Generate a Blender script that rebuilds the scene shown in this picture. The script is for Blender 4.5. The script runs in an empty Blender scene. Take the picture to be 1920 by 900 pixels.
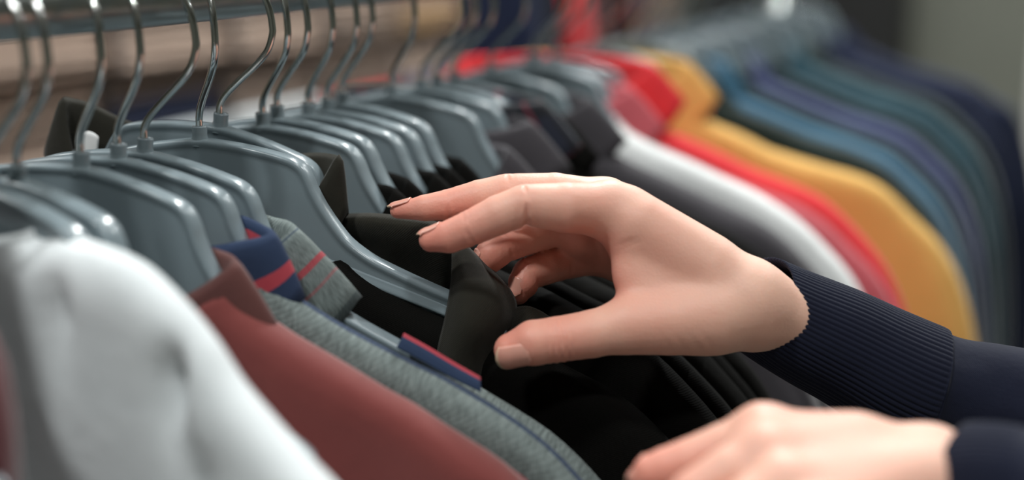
import bpy, bmesh, math, random
import numpy as np
from mathutils import Vector, Matrix, noise

# ------------------------------------------------------------------ camera, world, lights, exposure
scene = bpy.context.scene
col = scene.collection
YAW, PITCH, FPX = math.radians(22.7), math.radians(12.3), 2667.0
CAM = np.array([0.0, 0.0, 1.38])
F = np.array([-math.sin(YAW) * math.cos(PITCH), math.cos(YAW) * math.cos(PITCH), -math.sin(PITCH)])
R = np.array([math.cos(YAW), math.sin(YAW), 0.0])
U = np.cross(R, F)
cd = bpy.data.cameras.new('camera')
cam = bpy.data.objects.new('camera', cd)
col.objects.link(cam)
cd.sensor_width = 36.0
cd.lens = FPX * 36.0 / 1920.0
cd.clip_start = 0.02
cam.matrix_world = Matrix(((R[0], U[0], -F[0], CAM[0]), (R[1], U[1], -F[1], CAM[1]), (R[2], U[2], -F[2], CAM[2]), (0, 0, 0, 1)))
cd.dof.use_dof = True
cd.dof.focus_distance = 0.638
cd.dof.aperture_fstop = 2.5
scene.camera = cam

vs = scene.view_settings
vs.view_transform = 'Standard'
vs.look = 'None'
vs.gamma = 1.0
vs.use_curve_mapping = False
vs.exposure = -0.2

world = bpy.data.worlds.new('store_air')
scene.world = world
world.use_nodes = True
world.node_tree.nodes['Background'].inputs[0].default_value = (0.86, 0.95, 1.0, 1)
world.node_tree.nodes['Background'].inputs[1].default_value = 0.25


def area_light(name, loc, size, power, color=(0.975, 1.0, 0.985), rot=(0, 0, 0)):
    ld = bpy.data.lights.new(name, 'AREA')
    ld.shape = 'DISK'
    ld.size = size
    ld.energy = power
    ld.color = color
    o = bpy.data.objects.new(name, ld)
    o.location = loc
    o.rotation_euler = rot
    col.objects.link(o)
    return o


CEIL = 3.0
LAMPS = [(0.30, 0.95, 10, 0.20), (-0.45, 2.15, 58, 0.20), (0.60, -0.45, 19, 0.20), (-0.65, -0.40, 27, 0.20),
         (0.85, 2.1, 20, 0.20), (-1.9, 0.7, 16, 0.20), (-1.0, 3.2, 22, 0.20), (0.6, 3.9, 18, 0.20), (-0.3, 5.0, 20, 0.20), (0.9, 5.2, 20, 0.20)]  # last two added out of view, to brighten the far wall
for lx, ly, pw, sz in LAMPS:
    area_light('ceiling_lamp_light', (lx, ly, CEIL - 0.035), sz, pw)

random.seed(4)
np.random.seed(4)


# ------------------------------------------------------------------ helpers
def at(px, py, z):
    """A world point: the direction of an image point, at a distance z along the view."""
    return CAM + z * (F + R * (px - 960) / FPX + U * (450 - py) / FPX)


def srgb(r, g, b):
    out = []
    for c in (r, g, b):
        c = c / 255.0
        out.append(c / 12.92 if c <= 0.04045 else ((c + 0.055) / 1.055) ** 2.4)
    return tuple(out) + (1.0,)


def link(o, parent=None):
    col.objects.link(o)
    if parent is not None:
        o.parent = parent
    return o


def mesh_obj(name, verts, faces, mat, parent=None, smooth=True, uvs=None):
    me = bpy.data.meshes.new(name)
    me.from_pydata([tuple(map(float, v)) for v in verts], [], [tuple(map(int, f)) for f in faces])
    if uvs is not None:
        lay = me.uv_layers.new(name='UVMap')
        idx = np.zeros(len(me.loops), dtype=np.int32)
        me.loops.foreach_get('vertex_index', idx)
        lay.data.foreach_set('uv', np.asarray(uvs, dtype=np.float32)[idx].ravel())
    if smooth:
        me.polygons.foreach_set('use_smooth', [True] * len(me.polygons))
    me.materials.append(mat)
    me.update()
    return link(bpy.data.objects.new(name, me), parent)


def empty(name, loc, rz=0.0, label=None, cat=None, group=None):
    o = bpy.data.objects.new(name, None)
    o.empty_display_size = 0.02
    o.location = tuple(loc)
    o.rotation_euler = (0, 0, rz)
    col.objects.link(o)
    tag(o, label, cat, group)
    return o


def tag(o, label=None, cat=None, group=None, kind=None):
    if label: o['label'] = label
    if cat: o['category'] = cat
    if group: o['group'] = group
    if kind: o['kind'] = kind
    return o


def catmull(P, n):
    """Resample a polyline of points through a Catmull-Rom spline into n points."""
    P = np.asarray(P, float)
    m = len(P)
    t = np.linspace(0, m - 1, n)
    i = np.minimum(t.astype(int), m - 2)
    f = (t - i)[:, None]
    p0 = np.where((i == 0)[:, None], 2 * P[0] - P[1], P[np.maximum(i - 1, 0)])
    p3 = np.where((i >= m - 2)[:, None], 2 * P[-1] - P[-2], P[np.minimum(i + 2, m - 1)])
    p1, p2 = P[i], P[i + 1]
    return 0.5 * (2 * p1 + (p2 - p0) * f + (2 * p0 - 5 * p1 + 4 * p2 - p3) * f ** 2 + (3 * p1 - p0 - 3 * p2 + p3) * f ** 3)


def grid_faces(nu, nv, close_u=False):
    f = []
    for i in range(nu if close_u else nu - 1):
        a, b = i * nv, ((i + 1) % nu) * nv
        for j in range(nv - 1):
            f.append((a + j, b + j, b + j + 1, a + j + 1))
    return f


def tube(path, radius, nseg=10, cap=True):
    """Verts and faces of a round tube along a polyline; radius may be an array."""
    P = np.asarray(path, float)
    n = len(P)
    rad = np.broadcast_to(np.asarray(radius, float), (n,))
    T = np.gradient(P, axis=0)
    T /= np.linalg.norm(T, axis=1)[:, None]
    up = np.array([0, 1.0, 0]) if abs(T[0][1]) < 0.9 else np.array([1.0, 0, 0])
    N = up - T[0] * (up @ T[0]); N /= np.linalg.norm(N)
    V = []
    ang = np.linspace(0, 2 * np.pi, nseg, endpoint=False)
    for i in range(n):
        N = N - T[i] * (N @ T[i]); N /= np.linalg.norm(N)
        B = np.cross(T[i], N)
        for a in ang:
            V.append(P[i] + rad[i] * (math.cos(a) * N + math.sin(a) * B))
    fc = []
    for i in range(n - 1):
        for j in range(nseg):
            k = (j + 1) % nseg
            fc.append((i * nseg + j, i * nseg + k, (i + 1) * nseg + k, (i + 1) * nseg + j))
    if cap:
        fc.append(tuple(range(nseg))[::-1])
        fc.append(tuple((n - 1) * nseg + j for j in range(nseg)))
    return V, fc


def box_vf(x0, x1, y0, y1, z0, z1):
    v = [(x, y, z) for x in (x0, x1) for y in (y0, y1) for z in (z0, z1)]
    return v, [(0, 1, 3, 2), (4, 6, 7, 5), (0, 4, 5, 1), (2, 3, 7, 6), (0, 2, 6, 4), (1, 5, 7, 3)]


def box(name, dims, mat, parent=None, bevel=0.0):
    o = mesh_obj(name, *box_vf(*dims), mat, parent, smooth=False)
    if bevel:
        m = o.modifiers.new('edge', 'BEVEL'); m.width = bevel; m.segments = 2
    return o


# ------------------------------------------------------------------ materials
def new_mat(name):
    m = bpy.data.materials.new(name)
    m.use_nodes = True
    nt = m.node_tree
    b = nt.nodes['Principled BSDF']
    return m, nt, b


def simple_mat(name, color, rough=0.5, metal=0.0, noise_amt=0.08, scale=30.0, bump=0.0, spec=0.5):
    m, nt, b = new_mat(name)
    tc = nt.nodes.new('ShaderNodeTexCoord')
    nz = nt.nodes.new('ShaderNodeTexNoise')
    nz.inputs['Scale'].default_value = scale
    nz.inputs['Detail'].default_value = 5
    nt.links.new(tc.outputs['Object'], nz.inputs['Vector'])
    mx = nt.nodes.new('ShaderNodeMix'); mx.data_type = 'RGBA'
    c = color
    mx.inputs[6].default_value = tuple(v * (1 - noise_amt) for v in c[:3]) + (1,)
    mx.inputs[7].default_value = tuple(min(1, v * (1 + noise_amt)) for v in c[:3]) + (1,)
    nt.links.new(nz.outputs['Fac'], mx.inputs[0])
    nt.links.new(mx.outputs[2], b.inputs['Base Color'])
    b.inputs['Roughness'].default_value = rough
    b.inputs['Metallic'].default_value = metal
    b.inputs['Specular IOR Level'].default_value = spec
    if bump:
        bp = nt.nodes.new('ShaderNodeBump')
        bp.inputs['Strength'].default_value = bump
        bp.inputs['Distance'].default_value = 0.001
        nt.links.new(nz.outputs['Fac'], bp.inputs['Height'])
        nt.links.new(bp.outputs[0], b.inputs['Normal'])
    return m


def weave_nodes(nt, uv_socket, thread):
    """Twill threads as a height field."""
    w = nt.nodes.new('ShaderNodeTexWave')
    w.wave_type = 'BANDS'; w.bands_direction = 'DIAGONAL'
    w.inputs['Scale'].default_value = 0.35 / thread
    w.inputs['Distortion'].default_value = 0.6
    w.inputs['Detail'].default_value = 1
    nt.links.new(uv_socket, w.inputs['Vector'])
    return w.outputs['Fac']


def fabric_mat(name, color, color2=None, mott=0.15, thread=0.0005, bump=0.15, sheen=0.25, rough=0.88, stripes=None, stripes_u=None, heather=0.0):
    """Cloth: base colour with mottling, optional printed stripes (v: below the shoulder, u: across), thread relief."""
    m, nt, b = new_mat(name)
    L = nt.links.new
    uv = nt.nodes.new('ShaderNodeUVMap'); uv.uv_map = 'UVMap'
    tc = nt.nodes.new('ShaderNodeTexCoord')
    nz = nt.nodes.new('ShaderNodeTexNoise')
    nz.inputs['Scale'].default_value = 22
    nz.inputs['Detail'].default_value = 6
    nz.inputs['Roughness'].default_value = 0.65
    L(tc.outputs['Object'], nz.inputs['Vector'])
    mx = nt.nodes.new('ShaderNodeMix'); mx.data_type = 'RGBA'
    c2 = color2 or tuple(v * (1 + mott) for v in color[:3]) + (1,)
    mx.inputs[6].default_value = tuple(v * (1 - mott) for v in color[:3]) + (1,)
    mx.inputs[7].default_value = c2
    L(nz.outputs['Fac'], mx.inputs[0])
    out = mx.outputs[2]
    if heather:
        n2 = nt.nodes.new('ShaderNodeTexNoise'); n2.inputs['Scale'].default_value = 1.0; n2.inputs['Detail'].default_value = 2
        mp = nt.nodes.new('ShaderNodeMapping'); mp.inputs['Scale'].default_value = (900, 220, 300)
        L(uv.outputs[0], mp.inputs[0]); L(mp.outputs[0], n2.inputs['Vector'])
        hm = nt.nodes.new('ShaderNodeMix'); hm.data_type = 'RGBA'; hm.blend_type = 'MULTIPLY'
        hm.inputs[0].default_value = 1.0
        mr = nt.nodes.new('ShaderNodeMapRange'); mr.inputs[1].default_value = 0.3; mr.inputs[2].default_value = 0.7
        mr.inputs[3].default_value = 1 - heather; mr.inputs[4].default_value = 1 + heather
        L(n2.outputs['Fac'], mr.inputs[0])
        L(out, hm.inputs[6]); L(mr.outputs[0], hm.inputs[7])
        out = hm.outputs[2]
    sx = nt.nodes.new('ShaderNodeSeparateXYZ')
    L(uv.outputs[0], sx.inputs[0])
    for axis, lst in (('Y', stripes), ('X', stripes_u)):
        if not lst:
            continue
        period, entries = lst
        md = nt.nodes.new('ShaderNodeMath'); md.operation = 'DIVIDE'; md.inputs[1].default_value = period
        L(sx.outputs[axis], md.inputs[0])
        fr = nt.nodes.new('ShaderNodeMath'); fr.operation = 'FRACT'; L(md.outputs[0], fr.inputs[0])
        for a0, a1, cc, alpha in entries:
            mid, half = (a0 + a1) / 2 / period, (a1 - a0) / 2 / period
            cp = nt.nodes.new('ShaderNodeMath'); cp.operation = 'COMPARE'
            cp.inputs[1].default_value = mid; cp.inputs[2].default_value = half
            L(fr.outputs[0], cp.inputs[0])
            ml = nt.nodes.new('ShaderNodeMath'); ml.operation = 'MULTIPLY'; ml.inputs[1].default_value = alpha
            L(cp.outputs[0], ml.inputs[0])
            m2 = nt.nodes.new('ShaderNodeMix'); m2.data_type = 'RGBA'
            L(ml.outputs[0], m2.inputs[0]); L(out, m2.inputs[6]); m2.inputs[7].default_value = cc
            out = m2.outputs[2]
    L(out, b.inputs['Base Color'])
    b.inputs['Roughness'].default_value = rough
    b.inputs['Specular IOR Level'].default_value = 0.25
    b.inputs['Sheen Weight'].default_value = sheen
    b.inputs['Sheen Roughness'].default_value = 0.5
    hgt = weave_nodes(nt, uv.outputs[0], thread)
    bp = nt.nodes.new('ShaderNodeBump')
    bp.inputs['Strength'].default_value = bump
    bp.inputs['Distance'].default_value = 0.0005
    L(hgt, bp.inputs['Height'])
    b2 = nt.nodes.new('ShaderNodeBump'); b2.inputs['Strength'].default_value = 0.3; b2.inputs['Distance'].default_value = 0.004
    L(nz.outputs['Fac'], b2.inputs['Height']); L(b2.outputs[0], bp.inputs['Normal'])
    L(bp.outputs[0], b.inputs['Normal'])
    return m


M = {}
M['hanger'] = simple_mat('hanger_plastic', srgb(122, 135, 141), rough=0.25, noise_amt=0.03, scale=40)
M['chrome'] = simple_mat('chrome_wire', (0.62, 0.64, 0.63, 1), rough=0.14, metal=1.0, noise_amt=0.06, scale=60)
M['rail'] = simple_mat('brushed_steel', (0.42, 0.45, 0.44, 1), rough=0.3, metal=1.0, noise_amt=0.12, scale=25, bump=0.1)
M['white_metal'] = simple_mat('white_painted_metal', srgb(215, 215, 210), rough=0.4)
M['floor'] = simple_mat('grey_floor', srgb(120, 118, 112), rough=0.35, noise_amt=0.15, scale=6)
M['wall'] = simple_mat('greige_wall', srgb(120, 122, 112), rough=0.9, noise_amt=0.05, scale=8)
M['ceiling'] = simple_mat('white_ceiling', srgb(225, 225, 222), rough=0.95, noise_amt=0.03)
M['wood'] = simple_mat('dark_wood', srgb(70, 55, 46), rough=0.55, noise_amt=0.3, scale=14)
M['dark_panel'] = simple_mat('dark_panel', srgb(26, 26, 26), rough=0.7)
M['label'] = simple_mat('white_label', srgb(225, 225, 225), rough=0.8, noise_amt=0.03)
m, nt, b = new_mat('lamp_diffuser')
b.inputs['Emission Color'].default_value = (1, 0.97, 0.92, 1)
b.inputs['Emission Strength'].default_value = 12
M['diffuser'] = m

RED, NAVY, MAROON = srgb(165, 62, 72), srgb(40, 54, 80), srgb(105, 48, 48)
M['black'] = fabric_mat('black_twill', srgb(10, 10, 9), srgb(15, 14, 12), sheen=0.0)
M['black'].node_tree.nodes['Principled BSDF'].inputs['Specular IOR Level'].default_value = 0.08
M['olive'] = fabric_mat('black_olive_twill', srgb(30, 29, 23), srgb(42, 40, 32), thread=0.0007, bump=0.25, sheen=0.08)
M['charcoal'] = fabric_mat('charcoal_cotton', srgb(56, 53, 57), srgb(70, 67, 72), sheen=0.15)
M['white'] = fabric_mat('pale_grey_jersey', srgb(214, 221, 224), srgb(228, 232, 234), mott=0.03, bump=0.15)
M['white_knit'] = fabric_mat('white_knit', srgb(226, 228, 228), mott=0.03, bump=0.4, thread=0.002)
M['brick'] = fabric_mat('brick_flannel', srgb(114, 52, 50), srgb(126, 62, 58), sheen=0.3)
M['maroon_plaid'] = fabric_mat('maroon_dark_plaid', srgb(84, 38, 42), stripes=(0.09, [(0.0, 0.045, srgb(28, 28, 33), 0.95)]), stripes_u=(0.06, [(0.02, 0.035, srgb(30, 30, 36), 0.6)]))
M['grey_plaid'] = fabric_mat('grey_plaid_flannel', srgb(98, 108, 108), srgb(124, 134, 132), heather=0.35, thread=0.0014, bump=0.3, sheen=0.03, mott=0.3,
                             stripes=(0.10, [(0.0425, 0.0433, NAVY, 0.9), (0.0575, 0.0600, RED, 0.85), (0.0660, 0.0672, RED, 0.4), (0.078, 0.1, srgb(66, 76, 80), 0.6)]))
M['brown_maroon'] = fabric_mat('brown_maroon_flannel', srgb(78, 44, 42), srgb(94, 56, 52), sheen=0.2)
M['navy_red'] = fabric_mat('navy_red_stripe', NAVY, stripes=(0.03, [(0.001, 0.0075, RED, 0.95)]), sheen=0.03)
M['tab'] = fabric_mat('navy_tab_red_edge', NAVY, stripes=(0.05, [(0.0, 0.0026, RED, 0.95)]), sheen=0.03)
M['navy_plaid'] = fabric_mat('navy_plaid', srgb(28, 32, 46), stripes=(0.07, [(0.01, 0.016, srgb(110, 45, 58), 0.7), (0.04, 0.055, srgb(14, 15, 20), 0.8)]),
                             stripes_u=(0.05, [(0.01, 0.014, srgb(110, 45, 58), 0.7), (0.03, 0.04, srgb(14, 15, 20), 0.8)]))
M['red'] = fabric_mat('red_cotton', srgb(214, 44, 52), srgb(228, 58, 62), sheen=0.15)
M['pink_red'] = fabric_mat('faded_red_cotton', srgb(190, 88, 96), sheen=0.2)
M['yellow'] = fabric_mat('mustard_cotton', srgb(222, 174, 94), srgb(230, 184, 106), sheen=0.15)
M['teal_dark'] = fabric_mat('dark_teal_check', srgb(16, 38, 44), srgb(26, 54, 60), stripes=(0.09, [(0.0, 0.02, srgb(72, 108, 112), 0.7), (0.05, 0.07, srgb(14, 26, 26), 0.8)]))
M['green_dark'] = fabric_mat('dark_green_cotton', srgb(18, 30, 30), srgb(30, 48, 46))
M['blue'] = fabric_mat('light_blue_denim', srgb(44, 92, 122), srgb(58, 108, 136))
M['purple_blue'] = fabric_mat('indigo_denim', srgb(50, 57, 98), srgb(66, 74, 116))
M['petrol'] = fabric_mat('petrol_cotton', srgb(26, 62, 76), srgb(38, 80, 94))
M['navy'] = fabric_mat('navy_cotton', srgb(16, 24, 48), srgb(24, 34, 62), sheen=0.08)
M['taupe'] = fabric_mat('taupe_wool', srgb(172, 148, 132), srgb(186, 162, 146), sheen=0.3)
M['brown'] = fabric_mat('brown_wool', srgb(110, 92, 80), srgb(128, 108, 95))
M['tan'] = fabric_mat('tan_wool', srgb(168, 132, 92), srgb(180, 146, 104))
M['dark_red'] = fabric_mat('dark_red_cotton', srgb(70, 22, 26), srgb(90, 30, 34))
M['knit'] = fabric_mat('navy_knit', srgb(11, 16, 35), srgb(15, 21, 43), thread=0.0005, bump=0.12, sheen=0.06)


def skin_material():
    m, nt, b = new_mat('skin')
    L = nt.links.new
    at_ = nt.nodes.new('ShaderNodeAttribute'); at_.attribute_name = 'flush'
    tc = nt.nodes.new('ShaderNodeTexCoord')
    nz = nt.nodes.new('ShaderNodeTexNoise'); nz.inputs['Scale'].default_value = 55; nz.inputs['Detail'].default_value = 4
    L(tc.outputs['Object'], nz.inputs['Vector'])
    ad = nt.nodes.new('ShaderNodeMath'); ad.operation = 'MULTIPLY_ADD'; ad.inputs[1].default_value = 0.35; ad.inputs[2].default_value = -0.17
    L(nz.outputs['Fac'], ad.inputs[0])
    a2 = nt.nodes.new('ShaderNodeMath'); a2.operation = 'ADD'; a2.use_clamp = True
    L(at_.outputs['Fac'], a2.inputs[0]); L(ad.outputs[0], a2.inputs[1])
    mx = nt.nodes.new('ShaderNodeMix'); mx.data_type = 'RGBA'
    mx.inputs[6].default_value = srgb(226, 182, 162)
    mx.inputs[7].default_value = srgb(215, 135, 118)
    L(a2.outputs[0], mx.inputs[0])
    L(mx.outputs[2], b.inputs['Base Color'])
    b.inputs['Roughness'].default_value = 0.5
    b.inputs['Specular IOR Level'].default_value = 0.4
    b.inputs['Subsurface Weight'].default_value = 0.25
    b.inputs['Subsurface Radius'].default_value = (1.0, 0.35, 0.2)
    b.inputs['Subsurface Scale'].default_value = 0.004
    vo = nt.nodes.new('ShaderNodeTexVoronoi'); vo.inputs['Scale'].default_value = 900
    L(tc.outputs['Object'], vo.inputs['Vector'])
    n3 = nt.nodes.new('ShaderNodeTexNoise'); n3.inputs['Scale'].default_value = 260; n3.inputs['Detail'].default_value = 4
    L(tc.outputs['Object'], n3.inputs['Vector'])
    b1 = nt.nodes.new('ShaderNodeBump'); b1.inputs['Strength'].default_value = 0.12; b1.inputs['Distance'].default_value = 0.0006
    L(vo.outputs['Distance'], b1.inputs['Height'])
    b2 = nt.nodes.new('ShaderNodeBump'); b2.inputs['Strength'].default_value = 0.18; b2.inputs['Distance'].default_value = 0.0006
    L(n3.outputs['Fac'], b2.inputs['Height']); L(b1.outputs[0], b2.inputs['Normal'])
    L(b2.outputs[0], b.inputs['Normal'])
    return m


M['skin'] = skin_material()


def nail_material():
    m, nt, b = new_mat('fingernail')
    uv = nt.nodes.new('ShaderNodeUVMap'); uv.uv_map = 'UVMap'
    sx = nt.nodes.new('ShaderNodeSeparateXYZ'); nt.links.new(uv.outputs[0], sx.inputs[0])
    cr = nt.nodes.new('ShaderNodeValToRGB')
    cr.color_ramp.elements[0].position = 0.0; cr.color_ramp.elements[0].color = srgb(218, 160, 144)
    cr.color_ramp.elements[1].position = 0.9; cr.color_ramp.elements[1].color = srgb(212, 150, 134)
    e = cr.color_ramp.elements.new(0.94); e.color = srgb(222, 192, 164)
    nt.links.new(sx.outputs['Y'], cr.inputs[0])
    nt.links.new(cr.outputs[0], b.inputs['Base Color'])
    b.inputs['Roughness'].default_value = 0.3
    b.inputs['Subsurface Weight'].default_value = 0.1
    b.inputs['Subsurface Scale'].default_value = 0.002
    return m


M['nail'] = nail_material()

# ------------------------------------------------------------------ the room
X0, X1, Y0, Y1 = -4.2, 3.6, -2.6, 6.2


def structure(name, dims, mat):
    return tag(box(name, dims, mat), kind='structure')


structure('floor', (X0, X1, Y0, Y1, -0.1, 0), M['floor'])
structure('ceiling', (X0, X1, Y0, Y1, CEIL, CEIL + 0.1), M['ceiling'])
structure('wall_back', (X0, X1, Y1, Y1 + 0.1, 0, CEIL), M['wall'])
structure('wall_left', (X0 - 0.1, X0, Y0, Y1, 0, CEIL), M['wall'])
structure('wall_right', (X1, X1 + 0.1, Y0, Y1, 0, CEIL), M['wall'])
structure('wall_front', (X0, X1, Y0 - 0.1, Y0, 0, CEIL), M['wall'])

for i, (lx, ly, pw, sz) in enumerate(LAMPS):
    lamp = empty('ceiling_lamp', (lx, ly, CEIL), 0, 'round recessed ceiling lamp out of view', 'lamp', 'recessed ceiling lamps')
    n = 28
    V, Fc = [], []
    for k, (r, z) in enumerate([(sz / 2 + 0.005, -0.001), (sz / 2 + 0.03, -0.001), (sz / 2 + 0.03, -0.014), (sz / 2 + 0.008, -0.022), (sz / 2 + 0.005, -0.001)]):
        for j in range(n):
            a = 2 * math.pi * j / n
            V.append((r * math.cos(a), r * math.sin(a), z))
    for k in range(4):
        for j in range(n):
            Fc.append((k * n + j, k * n + (j + 1) % n, (k + 1) * n + (j + 1) % n, (k + 1) * n + j))
    mesh_obj('ring', V, Fc, M['white_metal'], lamp)
    mesh_obj('diffuser', [(sz / 2 * math.cos(2 * math.pi * j / n), sz / 2 * math.sin(2 * math.pi * j / n), -0.006) for j in range(n)], [tuple(range(n))[::-1]], M['diffuser'], lamp)

# ------------------------------------------------------------------ the rail
P0 = np.array([-0.3804, 0.5399, CAM[2] - 0.0932])      # top of the neck of the hanger being handled
RAIL_R = 0.0125
RAIL_Z = P0[2] + 0.0525 + RAIL_R
RX = P0[0]
rack = empty('clothes_rack', (RX, 0.2, 0), 0, 'brushed steel rail of the clothes rack the shirts hang on', 'clothes rack')
zc = RAIL_Z
v, f = tube([(0, y, zc) for y in np.linspace(-0.75, 1.55, 12)], RAIL_R, 32)
mesh_obj('rail', v, f, M['rail'], rack)
for y in (-0.73, 1.53):
    v, f = tube([(0, y, z) for z in (0.02, 0.5, 1.0, zc - RAIL_R * 0.5)], 0.014, 20)
    mesh_obj('post', v, f, M['rail'], rack)
    v, f = tube([(x, y, 0.03) for x in (-0.28, 0, 0.28)], 0.016, 16)
    mesh_obj('foot', v, f, M['rail'], rack)

# ------------------------------------------------------------------ hangers (mm in the hanger's own plane: s across, h up)
TOP = [(0, 0), (6.5, -0.2), (23.8, -2.4), (40.7, -6.0), (47.3, -8.4), (51, -11.5), (53.7, -16), (55.6, -20.5), (58.4, -26), (61.5, -31), (67, -38.6),
       (72.5, -44.6), (82, -51.0), (92, -55.6), (104.3, -60.7), (116.7, -65.4), (130, -70.3), (139, -73.8), (143, -76)]
BOT = [(144.5, -80.5), (143, -85), (139, -85.8), (130, -82.2), (114.1, -75.8), (98, -70.3), (81.6, -64.8), (64, -58.8), (46, -53.3), (30, -49.8), (15, -47.6), (0, -47)]


def hanger_outline(nt=70, nb=44):
    t = catmull(TOP, nt)
    e = catmull([TOP[-1]] + BOT, nb)[1:]
    r = np.vstack([t, e])
    l = r[::-1][1:-1] * np.array([-1, 1])
    return np.vstack([r, l])                     # clockwise, from the top centre


def hanger_body_mesh():
    O = hanger_outline() / 1000.0
    n = len(O)
    T = np.roll(O, -1, 0) - np.roll(O, 1, 0)
    T /= np.linalg.norm(T, axis=1)[:, None]
    N = np.stack([T[:, 1], -T[:, 0]], 1)         # inward for a clockwise outline
    sect = [(0.0, 0.0028), (0.0004, 0.0042), (0.0012, 0.0048), (0.0022, 0.0047), (0.0034, 0.0041), (0.0046, 0.0037), (0.0056, 0.0036)]
    # the neck has a deep web: let the roll be a little softer there
    V, Fc = [], []
    rings = []
    for side in (-1, 1):
        rr = []
        for d, y in sect:
            q = O + N * d
            rr.append(len(V))
            for k in range(n):
                V.append((q[k, 0], side * y, q[k, 1]))
        rings.append(rr)
        for a in range(len(sect) - 1):
            for k in range(n):
                k2 = (k + 1) % n
                q = (rr[a] + k, rr[a] + k2, rr[a + 1] + k2, rr[a + 1] + k)
                Fc.append(q if side < 0 else q[::-1])
        cap = tuple(rr[-1] + k for k in range(n))
        Fc.append(cap if side < 0 else cap[::-1])
    for k in range(n):
        k2 = (k + 1) % n
        Fc.append((rings[0][0] + k, rings[1][0] + k, rings[1][0] + k2, rings[0][0] + k2))
    me = bpy.data.meshes.new('hanger_body')
    me.from_pydata(V, [], Fc)
    me.polygons.foreach_set('use_smooth', [True] * len(me.polygons))
    bm = bmesh.new(); bm.from_mesh(me)
    bmesh.ops.recalc_face_normals(bm, faces=bm.faces)
    bmesh.ops.triangulate(bm, faces=[q for q in bm.faces if len(q.verts) > 4])
    bm.to_mesh(me); bm.free()
    me.materials.append(M['hanger'])
    return me


def lathe_mesh(name, prof, mat, n=24):
    V, Fc = [], []
    for r, z in prof:
        for j in range(n):
            a = 2 * math.pi * j / n
            V.append((r * math.cos(a), r * math.sin(a), z))
    for k in range(len(prof) - 1):
        for j in range(n):
            Fc.append((k * n + j, k * n + (j + 1) % n, (k + 1) * n + (j + 1) % n, (k + 1) * n + j))
    me = bpy.data.meshes.new(name)
    me.from_pydata(V, [], Fc)
    me.polygons.foreach_set('use_smooth', [True] * len(me.polygons))
    me.materials.append(mat)
    return me


def hook_mesh(exc=0.026):
    """A wire hook: short stem, slanted shank, a loop that lies over the top of the rail."""
    rc = 0.0525 + RAIL_R                          # rail centre above the neck
    top = rc + RAIL_R + 0.0017
    cz = 0.047
    a, bb = exc, top - cz
    pts = [(0, -0.004), (0, 0.006), (0.0005, 0.0105), (0.0035, 0.0155), (0.010, 0.0222), (0.0185, 0.0305), (0.0235, 0.0370)]
    for g in np.linspace(-4, 158, 24):
        r = math.radians(g)
        # the far side hugs the rail more closely, so that it hangs from the rail's top
        pts.append((a * math.cos(r) if math.cos(r) > 0 else 0.022 * math.cos(r), cz + bb * math.sin(r)))
    P = catmull([(x * (exc / 0.026) if z < 0.04 else x, 0, z) for x, z in pts], 90)
    V, Fc = tube(P, 0.00165, 12)
    me = bpy.data.meshes.new('hook')
    me.from_pydata([tuple(q) for q in V], [], Fc)
    me.polygons.foreach_set('use_smooth', [True] * len(me.polygons))
    me.materials.append(M['chrome'])
    return me


BODY_ME = hanger_body_mesh()
NECK_ME = lathe_mesh('neck', [(0.0047, -0.003), (0.0042, -0.001), (0.0036, 0.0006), (0.0034, 0.0020), (0.0035, 0.0052), (0.0033, 0.0058), (0.0024, 0.0059), (0.0021, 0.0042)], M['hanger'])
HOOK_ME = hook_mesh()


def hanger(y, yaw, swivel, dz, label, roll=0.0):
    h = empty('clothes_hanger', (RX, P0[1] + y, P0[2] + dz), math.radians(yaw), label, 'hanger', 'grey hangers on the rail')
    for nm, me in (('body', BODY_ME), ('neck', NECK_ME)):
        link(bpy.data.objects.new(nm, me), h).rotation_euler = (0, math.radians(roll), 0)
    k = link(bpy.data.objects.new('hook', HOOK_ME), h)
    k.rotation_euler = (0, 0, math.radians(swivel - yaw))
    k.scale = (1, 1, 1 - dz / 0.0775)
    return h


# ------------------------------------------------------------------ garments
def shoulder_profile(width, drop, follow=0.0045, low=0.0):
    """The upper edge of a hanging garment, from the neck along the hanger's arm, over the shoulder and down the sleeve (m)."""
    arm = [(0.070, -0.042), (0.075, -0.0468), (0.084, -0.0520), (0.104, -0.0607), (0.134, -0.0718), (0.153, -0.0785)]
    k = width / 0.25
    p = [(s, h + follow - low) for s, h in arm]
    p += [(0.172 * k, -0.090 - low), (0.197 * k, -0.112 - low - drop * 0.3), (0.217 * k, -0.138 - low - drop), (0.232 * k, -0.176 - low - drop),
          (0.243 * k, -0.235 - low - drop), (0.250 * k, -0.320 - low - drop), (0.254 * k, -0.43), (0.256 * k, -0.52)]
    return np.array(p)


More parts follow.
